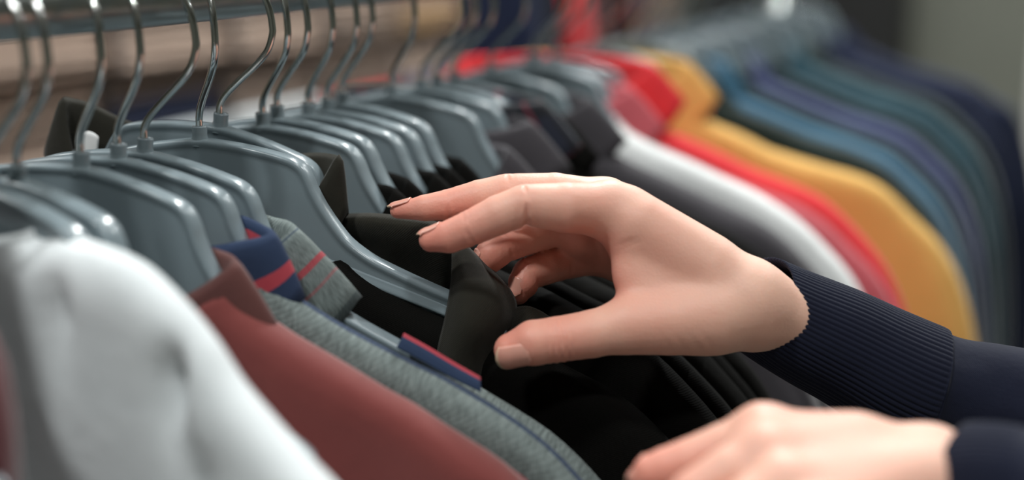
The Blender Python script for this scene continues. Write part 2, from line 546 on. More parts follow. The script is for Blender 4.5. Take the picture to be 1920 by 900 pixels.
def garment(kind, label, cat, y, yaw, mat, collar_mat=None, width=0.275, drop=0.0, T=(0.011, 0.011), low=0.0, seed=0, collar='shirt', folds=1.0,
            dz=0.0, hem=-0.50, collar_low=0.0, roll=0.0, x=None, z=None, group='garments hanging on the rail', nw=0.070, lean=0.0, prof=None, dip=0.062, collar_back=0.004, fdip=0.060, leaf=0.0, leafw=0.024, cnw=None, cshift=0.0, dents=()):
    """One hanging top as body, two sleeves and a collar. T = how far the cloth stands off the hanger, towards and away from the camera."""
    root = empty(kind, (RX if x is None else x, P0[1] + y, (P0[2] if z is None else z) + dz), math.radians(yaw), label, cat, group)
    root.rotation_euler = (0, math.radians(roll), math.radians(yaw))
    out = catmull(shoulder_profile(width, drop, low=low) if prof is None else prof, 60)
    nw = max(nw, out[0, 0]) if prof is None else out[0, 0]
    ss = np.concatenate([np.linspace(0, nw, 9)[:-1], out[out[:, 0] >= nw - 1e-9, 0]])
    ss = np.concatenate([-ss[::-1][:-1], ss])
    smax = out[-1, 0]
    tops = np.interp(np.abs(ss), out[:, 0], out[:, 1])
    vfrac = np.concatenate([np.array([0, 0.006, 0.014, 0.026, 0.042, 0.062, 0.09, 0.125]), np.linspace(0.17, 1, 22)])
    nv = len(vfrac)
    rnd = random.Random(seed)
    ph = [rnd.uniform(0, 6.28) for _ in range(6)]
    kf = [rnd.uniform(28, 46), rnd.uniform(60, 90)]
    full = np.concatenate([out[::-1] * [-1, 1], out])
    outl = out
    verts, uvs = [], []
    nz = [rnd.uniform(-50, 50) for _ in range(3)]
    for side in (-1, 1):
        Tm = T[0] if side < 0 else T[1]
        for s, top in zip(ss, tops):
            a = abs(s)
            if a < nw:                                       # the neck opening
                q = 1 - (a / nw) ** 2
                top = out[0, 1] - (dip if side < 0 else -0.002) * q
            zz = top + (hem - top) * vfrac if top > hem else np.full(nv, hem)
            for j, zv in enumerate(zz):
                d2 = np.min(np.hypot(outl[:, 0] - a, outl[:, 1] - zv))
                if a >= nw and j == 0:
                    d2 = 0.0
                w = min(d2 / 0.013, 1.0)
                th = Tm * math.sqrt(max(0.0, 1 - (1 - w) ** 2))
                g = min(d2 / 0.10, 1.0)
                fold = folds * g * (0.0040 * math.sin(kf[0] * s + 7 * zv + ph[0]) + 0.0022 * math.sin(kf[1] * s - 10 * zv + ph[1]))
                nn = noise.noise(Vector((s * 14 + nz[0], zv * 9 + nz[1], side * 3 + nz[2]))) * 0.0035 * folds
                wr = noise.noise(Vector((s * 45 + nz[1], zv * 30 + nz[2], side * 5))) * 0.0012 * folds * min(1, w + 0.25)
                for ds, dzv, rs_, rz_, dep in (dents if side < 0 else ()):
                    th -= dep * math.exp(-((s - ds) / rs_) ** 2 - ((zv - dzv) / rz_) ** 2)
                yy = side * max(th + nn * w, 0.0) + (fold if side < 0 else fold * 0.8) * w + lean * (top - zv)
                verts.append((s, yy, zv + wr + (noise.noise(Vector((s * 30 + nz[0], 0.5, nz[1]))) * 0.0016 * folds if a > nw else 0)))
                uvs.append((s + 0.5, out[0, 1] + 0.08 + (np.interp(a, out[:, 0], out[:, 1]) - zv) if a >= nw else 0.03 - 0.04 + (out[0, 1] - zv)))
    ns = len(ss)
    faces = {'body': [], 'sleeve_a': [], 'sleeve_b': []}
    seam = 0.192 * width / 0.25

    def part_of(i):
        m_ = (ss[i] + ss[i + 1]) / 2
        return 'body' if abs(m_) < seam else ('sleeve_a' if m_ > 0 else 'sleeve_b')
    for sd in (0, 1):
        o = sd * ns * nv
        for i in range(ns - 1):
            for j in range(nv - 1):
                q = (o + i * nv + j, o + i * nv + j + 1, o + (i + 1) * nv + j + 1, o + (i + 1) * nv + j)
                faces[part_of(i)].append(q if sd == 0 else q[::-1])
    verts = np.array(verts)
    # weld front and back along the shoulder line
    for i in range(ns):
        if abs(ss[i]) >= nw - 1e-9:
            mid = (verts[i * nv] + verts[ns * nv + i * nv]) / 2
            verts[i * nv] = mid; verts[ns * nv + i * nv] = mid
    uvs = np.array(uvs)
    for key, nm in (('body', 'body'), ('sleeve_a', 'sleeve'), ('sleeve_b', 'sleeve')):
        if not faces[key]:
            continue
        fs = np.array(faces[key])
        used = np.unique(fs)
        remap = np.full(len(verts), -1); remap[used] = np.arange(len(used))
        o = mesh_obj(nm, verts[used], remap[fs], mat, root, uvs=uvs[used])
        bm = bmesh.new(); bm.from_mesh(o.data)
        bmesh.ops.remove_doubles(bm, verts=bm.verts, dist=1e-5)
        bm.to_mesh(o.data); bm.free()
    cm = collar_mat or mat
    base_side = out[0, 1] - 0.012 - collar_low
    cn = cnw or nw
    yd = (T[0] + 0.001, T[1] + 0.001)
    if collar == 'shirt':
        n = 64
        inner = [(0.0, -0.004, 0), (0.0003, 0.006, 0), (0.0006, 0.013, 0), (0.0014, 0.0185, 0), (0.0030, 0.0210, 0)]
        outer = [0.06, 0.2, 0.4, 0.6, 0.8, 1.0]
        sect = inner + [(None, None, t) for t in outer]
        V, UV = [], []
        for i in range(n):
            phi = -math.pi / 2 + 0.10 + (2 * math.pi - 0.20) * (i / (n - 1))     # from the front opening round the back
            cs, sn = math.cos(phi), math.sin(phi)
            fr, bk = max(0.0, -sn), max(0.0, sn)
            bz = base_side - fdip * fr ** 1.6 + collar_back * bk ** 2
            fall = 0.024 + (0.016 + leaf) * max(fr, bk) ** 1.5 + 0.010 * fr ** 4
            wig = 0.0014 * noise.noise(Vector((i * 0.2, seed, 0)))
            for o_, u_, t in sect:
                if o_ is None:
                    o_n, o_s = 0.0046 + 0.0040 * t, 0.0042 + leafw * t
                    u_ = 0.0196 - fall * t ** 1.15
                    vv = 0.045 + 0.036 * t
                else:
                    o_n = o_s = o_
                    vv = u_ + 0.02
                rs = cn - 0.002 + o_s
                ry = (yd[0] if sn < 0 else yd[1]) + o_n * 0.55
                V.append((rs * cs + cshift, ry * sn, bz + u_ + wig))
                UV.append((i / n * 0.4, vv))
        c = mesh_obj('collar', V, grid_faces(n, len(sect)), cm, root, uvs=UV)
        sm = c.modifiers.new('cloth', 'SOLIDIFY'); sm.thickness = 0.0008
    elif collar == 'crew' or collar == 'high':
        n = 64
        V, UV = [], []
        for i in range(n):
            phi = 2 * math.pi * i / n
            cs, sn = math.cos(phi), math.sin(phi)
            fr, bk = max(0.0, -sn), max(0.0, sn)
            bz = base_side - (0.052 if collar == 'crew' else dip) * fr ** 1.3 + 0.004 * bk
            for k in range(10):
                a = 2 * math.pi * k / 9
                V.append(((nw - 0.004 + 0.0022 * math.cos(a)) * cs, ((yd[0] if sn < 0 else yd[1]) + 0.0022 * math.cos(a)) * sn, bz + 0.006 + 0.009 * math.sin(a)))
                UV.append((i / n * 0.4, k * 0.003))
        mesh_obj('neckband', V, grid_faces(n, 10, True), cm, root, uvs=UV)
    return root


# rows of the rack, from the near end to the far end: y (m along the rail), yaw of hanger, swivel of hook, dz, garment
G = [
    dict(y=-0.18, yaw=-34, sw=0, hl='grey plastic hanger nearest the camera, under the maroon check vest', k='check_vest', gl='dark maroon check vest at the near end, only its edge in the frame', c='vest', m='maroon_plaid', col='crew',
         kw=dict(prof=np.array([(0.030, -0.012), (0.060, -0.016), (0.085, -0.022), (0.100, -0.036), (0.108, -0.06), (0.112, -0.10), (0.115, -0.2), (0.117, -0.35), (0.118, -0.52)]))),
    dict(y=-0.134, yaw=-12, sw=-10, roll=3, hl='grey hanger whose hook crosses the left edge, inside the pale grey top', k='jersey_top', gl='pale grey jersey top with soft folds, large and blurred at the near end', c='top', m='white', col='high',
         kw=dict(prof=np.array([(0.034, -0.0125), (0.050, -0.0100), (0.070, -0.0105), (0.086, -0.0140), (0.1046, -0.0240), (0.1174, -0.0335), (0.1296, -0.0455), (0.1514, -0.060), (0.1746, -0.0735),
                                (0.200, -0.092), (0.222, -0.118), (0.238, -0.16), (0.248, -0.23), (0.254, -0.34), (0.258, -0.52)]), dip=0.006, folds=1.2, dents=((0.108, -0.050, 0.006, 0.013, 0.012), (0.120, -0.080, 0.012, 0.007, 0.011), (0.055, -0.034, 0.006, 0.012, 0.007)))),
    dict(y=-0.119, yaw=-9, sw=-17, roll=3, hl='bare blurred grey hanger just behind the pale grey top', k=None),
    dict(y=-0.0825, yaw=6, sw=-27, roll=6, kw=dict(low=0.0, collar_low=0.0, fdip=0.03, dip=0.04, leaf=0.012, leafw=0.02), cm='brown_maroon', hl='grey hanger rising behind the brick red shirt collar', k='flannel_shirt', gl='brick red flannel shirt with brown collar between pale top and grey plaid', c='shirt', m='brick'),
    dict(y=-0.0587, yaw=8, sw=-27, roll=5, kw=dict(low=0.0, collar_low=-0.006, fdip=0.012, dip=0.025, leaf=0.014, leafw=0.014), hl='grey hanger with navy and red striped collar on its arm', k='plaid_shirt', gl='grey plaid flannel shirt with navy and red striped collar', c='shirt', m='grey_plaid', cm='navy_red'),
    dict(y=-0.0406, yaw=8, sw=10, roll=5, kw=dict(low=0.006, fdip=0.03, leaf=0.012, leafw=0.030, collar_low=-0.010), hl='grey hanger with heather grey collar on its arm, before the handled one', k='plaid_shirt', gl='grey heather plaid shirt with thin red lines, next to the black shirt', c='shirt', m='grey_plaid'),
    dict(y=0.0, yaw=10, sw=-36, roll=0, col='none', kw=dict(low=0.015, dip=0.0), hl='sharp grey hanger with bare arm reaching to the hand', k='black_shirt', gl='black shirt lowered below the bare hanger arm under the thumb', c='shirt', m='black'),
    dict(y=0.0165, yaw=8, sw=22, roll=9, dz=0.004, kw=dict(low=0.02, collar_low=-0.046, cnw=0.070, cshift=-0.011, collar_back=-0.012, fdip=0.07, leaf=0.004, leafw=0.006), hl='grey hanger twisted across the bare one, with olive collar', k='black_shirt', gl='black olive twill shirt whose collar the fingers pull open', c='shirt', m='black', cm='olive'),
    dict(y=0.0529, yaw=3, sw=-27, roll=0, hl='grey hanger showing a broad flat web behind the olive collar', k='black_shirt', gl='black twill shirt on the broad grey hanger above the fingertip', c='shirt', m='black'),
    dict(y=0.0661, yaw=3, sw=-20, roll=0, dz=0.002, hl='grey hanger close behind the broad one, edges nearly touching', k='black_shirt', gl='black shirt with pointed collar right above the middle fingertip', c='shirt', m='black'),
    dict(y=0.0961, yaw=3, sw=-28, roll=0, hl='grey hanger third behind the handled one, above the middle finger', k='black_shirt', gl='black shirt with flat collar above the knuckle of the middle finger', c='shirt', m='black'),
    dict(y=0.1164, yaw=1, sw=-22, roll=0, hl='softly blurred grey hanger with bright rim, before a packed pair', k='dark_shirt', gl='black shirt mostly hidden between other black shirts', c='shirt', m='black'),
    dict(y=0.1325, yaw=0, sw=-21, roll=0, dz=0.002, hl='softly blurred grey hanger before the wide gap in the row', k='dark_shirt', gl='black shirt right at the wide gap in the row', c='shirt', m='black'),
    dict(y=0.1899, yaw=4, sw=-31, roll=0, hl='grey hanger just past the gap with a wide smooth face', k='dark_shirt', gl='dark charcoal shirt with open collar past the gap', c='shirt', m='charcoal'),
    dict(y=0.228, yaw=0, sw=10, kw=dict(collar_low=-0.012, fdip=0.01, dip=0.015, leaf=0.01), hl='grey hanger with white glare on its shoulder past the gap', k='dark_shirt', gl='charcoal shirt second past the gap in the row', c='shirt', m='charcoal'),
    dict(y=0.250, yaw=-3, sw=6, kw=dict(collar_low=-0.022, fdip=0.004, dip=0.006, leaf=0.012), hl='grey hanger third past the gap, hook slanting over a red collar', k='plaid_shirt', gl='navy and dark red plaid shirt with chest above the index knuckle', c='shirt', m='navy_plaid'),
    dict(y=0.275, yaw=2, sw=10, kw=dict(collar_low=-0.01, fdip=0.02, dip=0.02, leaf=0.012), hl='grey hanger fourth past the gap, before the navy plaid', k='dark_shirt', gl='black shirt between the navy plaid and the charcoal shoulder', c='shirt', m='black'),
    dict(y=0.332, yaw=0, sw=0, kw=dict(collar_low=-0.014, fdip=0.02, dip=0.03, leaf=0.012), hl='blurred grey hanger inside the charcoal shirt behind the wrist', k='dark_shirt', gl='charcoal shirt with long bare shoulder behind the wrist', c='shirt', m='charcoal'),
    dict(y=0.402, yaw=-2, sw=0, hl='blurred grey hanger inside the white knit', k='knit_top', gl='white knit top with a bright shoulder below the red shirt', c='top', m='white_knit', col='crew'),
    dict(y=0.418, yaw=0, sw=4, kw=dict(width=0.29, low=0.004, collar_low=-0.016, leaf=0.012, fdip=0.02), hl='blurred grey hanger right behind the white knit', k='red_shirt', gl='faded red shirt with pinkish sleeve beside the white knit', c='shirt', m='pink_red'),
    dict(y=0.452, yaw=2, sw=-4, kw=dict(width=0.285, collar_low=-0.026, leaf=0.016, fdip=0.03, nw=0.074), hl='blurred grey hanger inside the bright red shirt', k='red_shirt', gl='bright red shirt with standing collar next to the mustard shirt', c='shirt', m='red'),
    dict(y=0.545, yaw=-2, sw=0, kw=dict(width=0.32, collar_low=-0.020, leaf=0.016, fdip=0.04, nw=0.076), hl='blurred grey hanger between red and mustard', k='mustard_shirt', gl='mustard yellow shirt with shaded fold at the shoulder', c='shirt', m='yellow'),
    dict(y=0.635, yaw=2, sw=0, kw=dict(width=0.30), hl='blurred grey hanger just past the mustard shirt', k='dark_shirt', gl='dark green shirt directly behind the mustard shirt', c='shirt', m='green_dark'),
    dict(y=0.685, yaw=0, sw=4, kw=dict(width=0.30, collar_low=-0.008, leafw=0.016), hl='blurred grey hanger under the light blue collar', k='denim_shirt', gl='light blue denim shirt between dark green and teal', c='shirt', m='blue'),
    dict(y=0.750, yaw=-2, sw=0, kw=dict(width=0.30, leafw=0.016), hl='blurred grey hanger inside the dark teal check shirt', k='plaid_shirt', gl='dark teal check shirt behind the light blue collar', c='shirt', m='teal_dark'),
    dict(y=0.81, yaw=1, sw=0, kw=dict(width=0.30, leafw=0.016), hl='blurred grey hanger inside the indigo shirt', k='denim_shirt', gl='indigo blue denim shirt between two teal shirts', c='shirt', m='purple_blue'),
    dict(y=0.89, yaw=-1, sw=0, kw=dict(width=0.30, leafw=0.016), hl='blurred grey hanger inside the dark petrol shirt', k='dark_shirt', gl='dark teal check shirt right behind the indigo shirt', c='shirt', m='teal_dark'),
    dict(y=0.990, yaw=2, sw=0, kw=dict(width=0.30, leafw=0.016), hl='far grey hanger inside the petrol blue shirt', k='petrol_shirt', gl='petrol blue shirt before the last dark shirts', c='shirt', m='petrol'),
    dict(y=1.080, yaw=0, sw=0, kw=dict(width=0.30), hl='far grey hanger fourth from the far end', k='dark_shirt', gl='dark teal green shirt third from the far end of the row', c='shirt', m='green_dark'),
    dict(y=1.180, yaw=1, sw=0, kw=dict(width=0.31), hl='far grey hanger third from the far end', k='dark_shirt', gl='blue black shirt second from the far end of the row', c='shirt', m='navy'),
    dict(y=1.300, yaw=-1, sw=0, kw=dict(width=0.32, drop=-0.015), hl='farthest grey hanger, inside the last navy shirt', k='navy_shirt', gl='navy blue shirt at the far end of the row', c='shirt', m='navy'),
]
ys = [g['y'] for g in G]
for i, g in enumerate(G):
    hanger(g['y'], g['yaw'], g['sw'], g.get('dz', 0.0), g['hl'], g.get('roll', 0.0))
    if g['k'] is None:
        continue
    near = (g['y'] - ys[i - 1]) if i else 0.03
    far = (ys[i + 1] - g['y']) if i + 1 < len(G) else 0.04
    T = (max(0.0065, min(0.013, near * 0.5)), max(0.0065, min(0.013, far * 0.5)))
    kw = dict(g.get('kw', {}))
    garment(g['k'], g['gl'], g['c'], g['y'], g['yaw'], M[g['m']], M[g['cm']] if 'cm' in g else None, T=T, seed=i + 1,
            collar=g.get('col', 'shirt'), dz=g.get('dz', 0.0), roll=g.get('roll', 0.0), **kw)

# ------------------------------------------------------------------ loose cloth pulled by the hand
def patch(name, rows, nu, nv, mat, parent, thick=0.0009, rough=0.0, seed=0):
    rows = [np.array([at(*p) for p in r]) for r in rows]
    A = np.array([catmull(r, nu) for r in rows])
    B = np.array([catmull(A[:, i], nv) for i in range(nu)])          # nu x nv x 3
    V = B.reshape(-1, 3)
    if rough:
        V = np.array([p + F * rough * noise.noise(Vector(tuple(p * 60 + seed))) for p in V])
    du = np.cumsum(np.r_[0, np.linalg.norm(np.diff(B[:, nv // 2], axis=0), axis=1)])
    dv = np.cumsum(np.r_[0, np.linalg.norm(np.diff(B[nu // 2], axis=0), axis=1)])
    UV = [(du[i], dv[j]) for i in range(nu) for j in range(nv)]
    inv = np.array(parent.matrix_basis.inverted())
    V = (np.c_[V, np.ones(len(V))] @ inv.T)[:, :3]
    o = mesh_obj(name, V, grid_faces(nu, nv), mat, parent, uvs=UV)
    sm = o.modifiers.new('cloth', 'SOLIDIFY'); sm.thickness = thick; sm.offset = 0
    return o


olive_root = bpy.data.objects['black_shirt.001']
# the collar leaf behind the bare hanger arm, its upper edge a turned seam
patch('collar_leaf', [
    [(600, 404, .676), (640, 402, .668), (700, 401, .660), (760, 407, .655), (815, 416, .650), (850, 436, .648), (876, 462, .646)],
    [(604, 414, .672), (644, 412, .664), (702, 411, .656), (760, 417, .651), (815, 427, .646), (850, 447, .644), (876, 472, .642)],
    [(612, 432, .672), (652, 430, .665), (706, 431, .657), (762, 437, .652), (815, 447, .648), (850, 466, .646), (876, 490, .644)],
    [(630, 480, .680), (665, 482, .674), (716, 490, .668), (766, 500, .664), (815, 512, .661), (850, 530, .658), (876, 548, .656)],
    [(640, 560, .690), (675, 565, .684), (724, 575, .680), (772, 585, .676), (815, 596, .673), (850, 606, .671), (876, 616, .670)],
], 40, 26, M['olive'], olive_root, rough=0.001)
patch('front_flap', [
    [(847, 446, .642), (860, 452, .638), (874, 460, .636), (884, 470, .638)],
    [(848, 500, .632), (872, 505, .626), (905, 506, .628), (932, 516, .638)],
    [(844, 545, .627), (875, 550, .619), (925, 545, .623), (963, 556, .637)],
    [(834, 600, .627), (870, 605, .617), (928, 602, .622), (966, 594, .637)],
    [(822, 650, .629), (862, 655, .619), (906, 655, .624), (936, 650, .636)],
    [(816, 700, .633), (850, 705, .623), (890, 710, .626), (912, 715, .638)],
    [(813, 800, .640), (850, 805, .630), (890, 810, .631), (906, 815, .642)],
], 26, 44, M['olive'], olive_root, rough=0.0016, seed=3)
patch('facing_fold', [
    [(956, 580, .640), (985, 574, .632), (1010, 582, .634), (1032, 596, .642)],
    [(950, 610, .638), (985, 602, .629), (1012, 606, .631), (1040, 618, .640)],
    [(944, 660, .642), (985, 655, .634), (1015, 655, .636), (1046, 660, .644)],
    [(940, 720, .650), (985, 715, .644), (1015, 715, .646), (1050, 720, .652)],
], 20, 20, M['olive'], olive_root, rough=0.001, seed=5)


plaid_root = next(o for o in bpy.data.objects if o.get('label', '').startswith('grey heather plaid'))
patch('shoulder_tab', [
    [(757, 626, .594), (800, 650, .591), (850, 680, .588), (900, 709, .585)],
    [(752, 637, .591), (798, 662, .588), (849, 692, .585), (901, 720, .582)],
    [(744, 652, .590), (792, 678, .587), (846, 708, .584), (902, 736, .581)],
], 24, 10, M['tab'], plaid_root, thick=0.0014, rough=0.0005)


# ------------------------------------------------------------------ hands (a signed distance field, meshed as one surface)
class Field:
    def __init__(self, lo, hi, h):
        self.lo, self.h = np.array(lo, float), h
        n = [int(math.ceil((b_ - a_) / h)) + 1 for a_, b_ in zip(lo, hi)]
        self.ax = [self.lo[k] + h * np.arange(n[k]) for k in range(3)]
        self.n = n

    def new(self):
        return np.full(self.n, 40.0, np.float32)

    def cone(self, D, a, b, r1, r2, k=2.0, squash=None):
        """Smooth-union a tapered capsule a->b into D (all in mm)."""
        a, b = np.array(a, float), np.array(b, float)
        mg = max(r1, r2) + k + 4
        sl = []
        for q in range(3):
            i0 = int(max(0, math.floor((min(a[q], b[q]) - mg - self.lo[q]) / self.h)))
            i1 = int(min(self.n[q], math.ceil((max(a[q], b[q]) + mg - self.lo[q]) / self.h) + 1))
            if i1 <= i0:
                return
            sl.append(slice(i0, i1))
        X = self.ax[0][sl[0]][:, None, None].astype(np.float32) - a[0]
        Y = self.ax[1][sl[1]][None, :, None].astype(np.float32) - a[1]
        Z = self.ax[2][sl[2]][None, None, :].astype(np.float32) - a[2]
        d = b - a
        t = np.clip((X * d[0] + Y * d[1] + Z * d[2]) / max(d @ d, 1e-6), 0, 1)
        e = np.sqrt((X - t * d[0]) ** 2 + (Y - t * d[1]) ** 2 + (Z - t * d[2]) ** 2) - (r1 + (r2 - r1) * t)
        S = D[sl[0], sl[1], sl[2]]
        hh = np.clip(0.5 + 0.5 * (S - e) / k, 0, 1)
        D[sl[0], sl[1], sl[2]] = S * (1 - hh) + e * hh - k * hh * (1 - hh)

    def groove(self, D, c, axis, depth, width, reach, side=None):
        """Press a crease into D around c, across the given axis."""
        c = np.array(c, float); axis = np.array(axis, float); axis /= np.linalg.norm(axis)
        sl = []
        for q in range(3):
            i0 = int(max(0, math.floor((c[q] - reach * 1.6 - self.lo[q]) / self.h)))
            i1 = int(min(self.n[q], math.ceil((c[q] + reach * 1.6 - self.lo[q]) / self.h) + 1))
            if i1 <= i0:
                return
            sl.append(slice(i0, i1))
        X = self.ax[0][sl[0]][:, None, None] - c[0]
        Y = self.ax[1][sl[1]][None, :, None] - c[1]
        Z = self.ax[2][sl[2]][None, None, :] - c[2]
        t = X * axis[0] + Y * axis[1] + Z * axis[2]
        r2 = X ** 2 + Y ** 2 + Z ** 2
        g = depth * np.exp(-(t / width) ** 2) * np.clip(1 - r2 / (reach * 1.6) ** 2, 0, 1)
        if side is not None:
            s_ = np.array(side, float); s_ /= np.linalg.norm(s_)
            g = g * np.clip((X * s_[0] + Y * s_[1] + Z * s_[2]) / 3.0, 0, 1)
        D[sl[0], sl[1], sl[2]] += g.astype(np.float32)

    def mesh(self, D):
        """Naive surface nets."""
        S = D < 0
        n = D.shape
        cells = np.zeros(tuple(q - 1 for q in n), np.uint8)
        for i in (0, 1):
            for j in (0, 1):
                for k in (0, 1):
                    cells += S[i:n[0] - 1 + i, j:n[1] - 1 + j, k:n[2] - 1 + k]
        act = np.argwhere((cells > 0) & (cells < 8))
        ids = np.full(cells.shape, -1, np.int32)
        ids[tuple(act.T)] = np.arange(len(act))
        acc = np.zeros((len(act), 3)); cnt = np.zeros(len(act))
        cor = [(i, j, k) for i in (0, 1) for j in (0, 1) for k in (0, 1)]
        for p in cor:
            for q in range(3):
                if p[q] == 0:
                    p2 = list(p); p2[q] = 1
                    f0 = D[tuple((act + p).T)]; f1 = D[tuple((act + p2).T)]
                    m_ = (f0 < 0) != (f1 < 0)
                    t = f0[m_] / (f0[m_] - f1[m_])
                    pt = act[m_] + np.array(p, float)
                    pt[:, q] += t
                    acc[m_] += pt; cnt[m_] += 1
        V = self.lo + self.h * acc / cnt[:, None]
        Fq = []
        for q in range(3):
            a, b = [w for w in range(3) if w != q]
            sl0 = [slice(None)] * 3; sl1 = [slice(None)] * 3
            sl0[q] = slice(0, n[q] - 1); sl1[q] = slice(1, n[q])
            s0, s1 = S[tuple(sl0)], S[tuple(sl1)]
            E = np.argwhere(s0 != s1)
            E = E[(E[:, a] > 0) & (E[:, b] > 0) & (E[:, a] < n[a] - 1) & (E[:, b] < n[b] - 1)]
            inside = s0[tuple(E.T)]
            quad = []
            for da, db in ((-1, -1), (0, -1), (0, 0), (-1, 0)):
                c_ = E.copy(); c_[:, a] += da; c_[:, b] += db
                quad.append(ids[tuple(c_.T)])
            Q = np.stack(quad, 1)
            flip = inside if q != 1 else ~inside
            Q[~flip] = Q[~flip][:, ::-1]
            Fq.append(Q)
        return V, np.vstack(Fq)


def cam_mm(px, py, z):
    """Camera-frame millimetres: right, up, away."""
    return np.array([(px - 960) / FPX * z, (450 - py) / FPX * z, z]) * 1000.0


def cam_to_world(V):
    V = np.asarray(V) / 1000.0
    return CAM + V[:, :1] * R + V[:, 1:2] * U + V[:, 2:3] * F


def finger(Fd, joints, radii, k_in=0.7, creases=(), dorsal=(0, 1, 0)):
    D = Fd.new()
    for i in range(len(joints) - 1):
        Fd.cone(D, joints[i], joints[i + 1], radii[i], radii[i + 1], k_in)
    for idx, depth in creases:
        ax = np.array(joints[idx + 1]) - np.array(joints[idx - 1])
        ax = ax / np.linalg.norm(ax)
        dn = np.array(dorsal, float)
        for off, sc in ((0, 1.0), (2.2, 0.7), (-2.2, 0.7)):
            Fd.groove(D, joints[idx] + ax * off, ax, depth * sc, 0.9, radii[idx] * 1.3, dn)
        Fd.groove(D, joints[idx] + ax * 0.5, ax, depth * 2.2, 1.1, radii[idx] * 1.3, -dn)
        for off, sc in ((0.8, 1.3), (-1.6, 0.8), (3.0, 0.6)):
            Fd.groove(D, joints[idx] + ax * off, ax + np.array([0, 0.12 * off, 0]), depth * sc, 0.75, radii[idx] * 1.2, (0, -0.3, -1))
    return D


def smin(A, B, k):
    h = np.clip(0.5 + 0.5 * (A - B) / k, 0, 1)
    return A * (1 - h) + B * h - k * h * (1 - h)


def relax(V, Q, it=2, lam=0.5):
    for _ in range(it):
        acc = np.zeros_like(V); cnt = np.zeros(len(V))
        for a in range(4):
            b_ = (a + 1) % 4
            np.add.at(acc, Q[:, a], V[Q[:, b_]]); np.add.at(cnt, Q[:, a], 1)
            np.add.at(acc, Q[:, b_], V[Q[:, a]]); np.add.at(cnt, Q[:, b_], 1)
        V = V + lam * (acc / np.maximum(cnt, 1)[:, None] - V)
    return V


def hand_object(name, V, Q, warm, parent, label):
    """warm: list of (camera-mm point, radius, strength) where the skin is pinker."""
    fl = np.zeros(len(V))
    for c, r, s in warm:
        fl = np.maximum(fl, s * np.exp(-np.sum((V - c) ** 2, 1) / r ** 2))
    W = cam_to_world(V) - np.array(parent.location)
    o = mesh_obj(name, W, Q, M['skin'], parent)
    a = o.data.attributes.new('flush', 'FLOAT', 'POINT')
    a.data.foreach_set('value', fl.astype(np.float32))
    o['label'] = label
    return o


def nail(parent, tip, dirn, dorsal, r, L=10.5, W=9.0, lift=0.15, over=2.0, slope=0.2):
    """A curved fingernail on the dorsal side of a fingertip (camera mm)."""
    tip = np.array(tip, float)
    t = np.array(dirn, float); t /= np.linalg.norm(t)
    n_ = np.array(dorsal, float); n_ -= t * (n_ @ t); n_ /= np.linalg.norm(n_)
    b_ = np.cross(t, n_)
    nu, nv = 13, 13
    Rn = W * 0.62
    V, UV = [], []
    for i in range(nu):
        u = -1 + 2 * i / (nu - 1)
        for j in range(nv):
            v_ = j / (nv - 1)
            taper = (1 - 0.10 * (1 - v_)) * (1 if v_ > 0.12 else math.sqrt(max(0.05, 1 - ((0.12 - v_) / 0.13) ** 2)))
            th = u * math.asin(min(1, W / 2 / Rn)) * taper
            end = (over + 0.0 - 1.6 * u * u) if v_ == 1 else 0
            x = -L + v_ * L + over - (3.2 * u * u * v_ ** 5)
            hgt = r + slope * -x if x <= 0 else r * math.sqrt(max(0.3, 1 - 0.62 * (x / r) ** 2))
            V.append(tip + t * x + b_ * Rn * math.sin(th) + n_ * (hgt + lift - Rn * (1 - math.cos(th))))
            UV.append((u * 0.5 + 0.5, v_))
    Wd = cam_to_world(np.array(V)) - np.array(parent.parent.location)
    o = mesh_obj('fingernail', Wd, grid_faces(nu, nv), M['nail'], parent, uvs=UV)
    sm = o.modifiers.new('plate', 'SOLIDIFY'); sm.thickness = 0.0006; sm.offset = -1
    return o


person = empty('person', tuple(at(1500, 600, .6)), 0, 'person in a navy ribbed-cuff jumper leafing through the shirts with both hands', 'person')

# ---- the upper hand: thumb towards the camera, fingers reaching over the cloth
Fd = Field((-62, -62, 590), (136, 36, 692), 0.68)
c = cam_mm
idx = [c(1138, 394, .622), c(1060, 389, .612), c(985, 384, .608), c(935, 403, .608), c(882, 428, .609), c(842, 444, .611), c(808, 450, .613)]
idr = [11.8, 10.8, 8.9, 8.5, 7.8, 7.0, 5.2]
mid = [c(1135, 384, .640), c(1040, 366, .634), c(952, 361, .632), c(900, 371, .631), c(842, 384, .631), c(796, 390, .631), c(746, 395, .632)]
mir = [11.4, 10.0, 8.5, 8.0, 7.0, 5.8, 3.6]
rin = [c(1145, 402, .657), c(1085, 408, .656), c(1024, 430, .654), c(985, 443, .649), c(945, 460, .644), c(920, 480, .642), c(900, 504, .641)]
rir = [11.2, 10.2, 9.0, 8.6, 8.0, 7.4, 5.6]
pin = [c(1150, 450, .670), c(1108, 478, .668), c(1056, 492, .662), c(1024, 501, .656), c(992, 513, .651), c(981, 532, .649), c(972, 550, .648)]
pir = [10.6, 9.4, 8.2, 7.9, 7.5, 7.0, 5.2]
thu = [c(1335, 592, .618), c(1255, 604, .614), c(1180, 610, .611), c(1110, 626, .608), c(1045, 637, .606), c(1000, 643, .606), c(958, 656, .607)]
thr = [15.0, 12.8, 11.2, 10.2, 9.8, 9.7, 7.3]
palm = Fd.new()
wr1, wr2 = c(1400, 560, .622), c(1400, 560, .642)
arm1, arm2 = c(1540, 628, .638), c(1540, 628, .652)
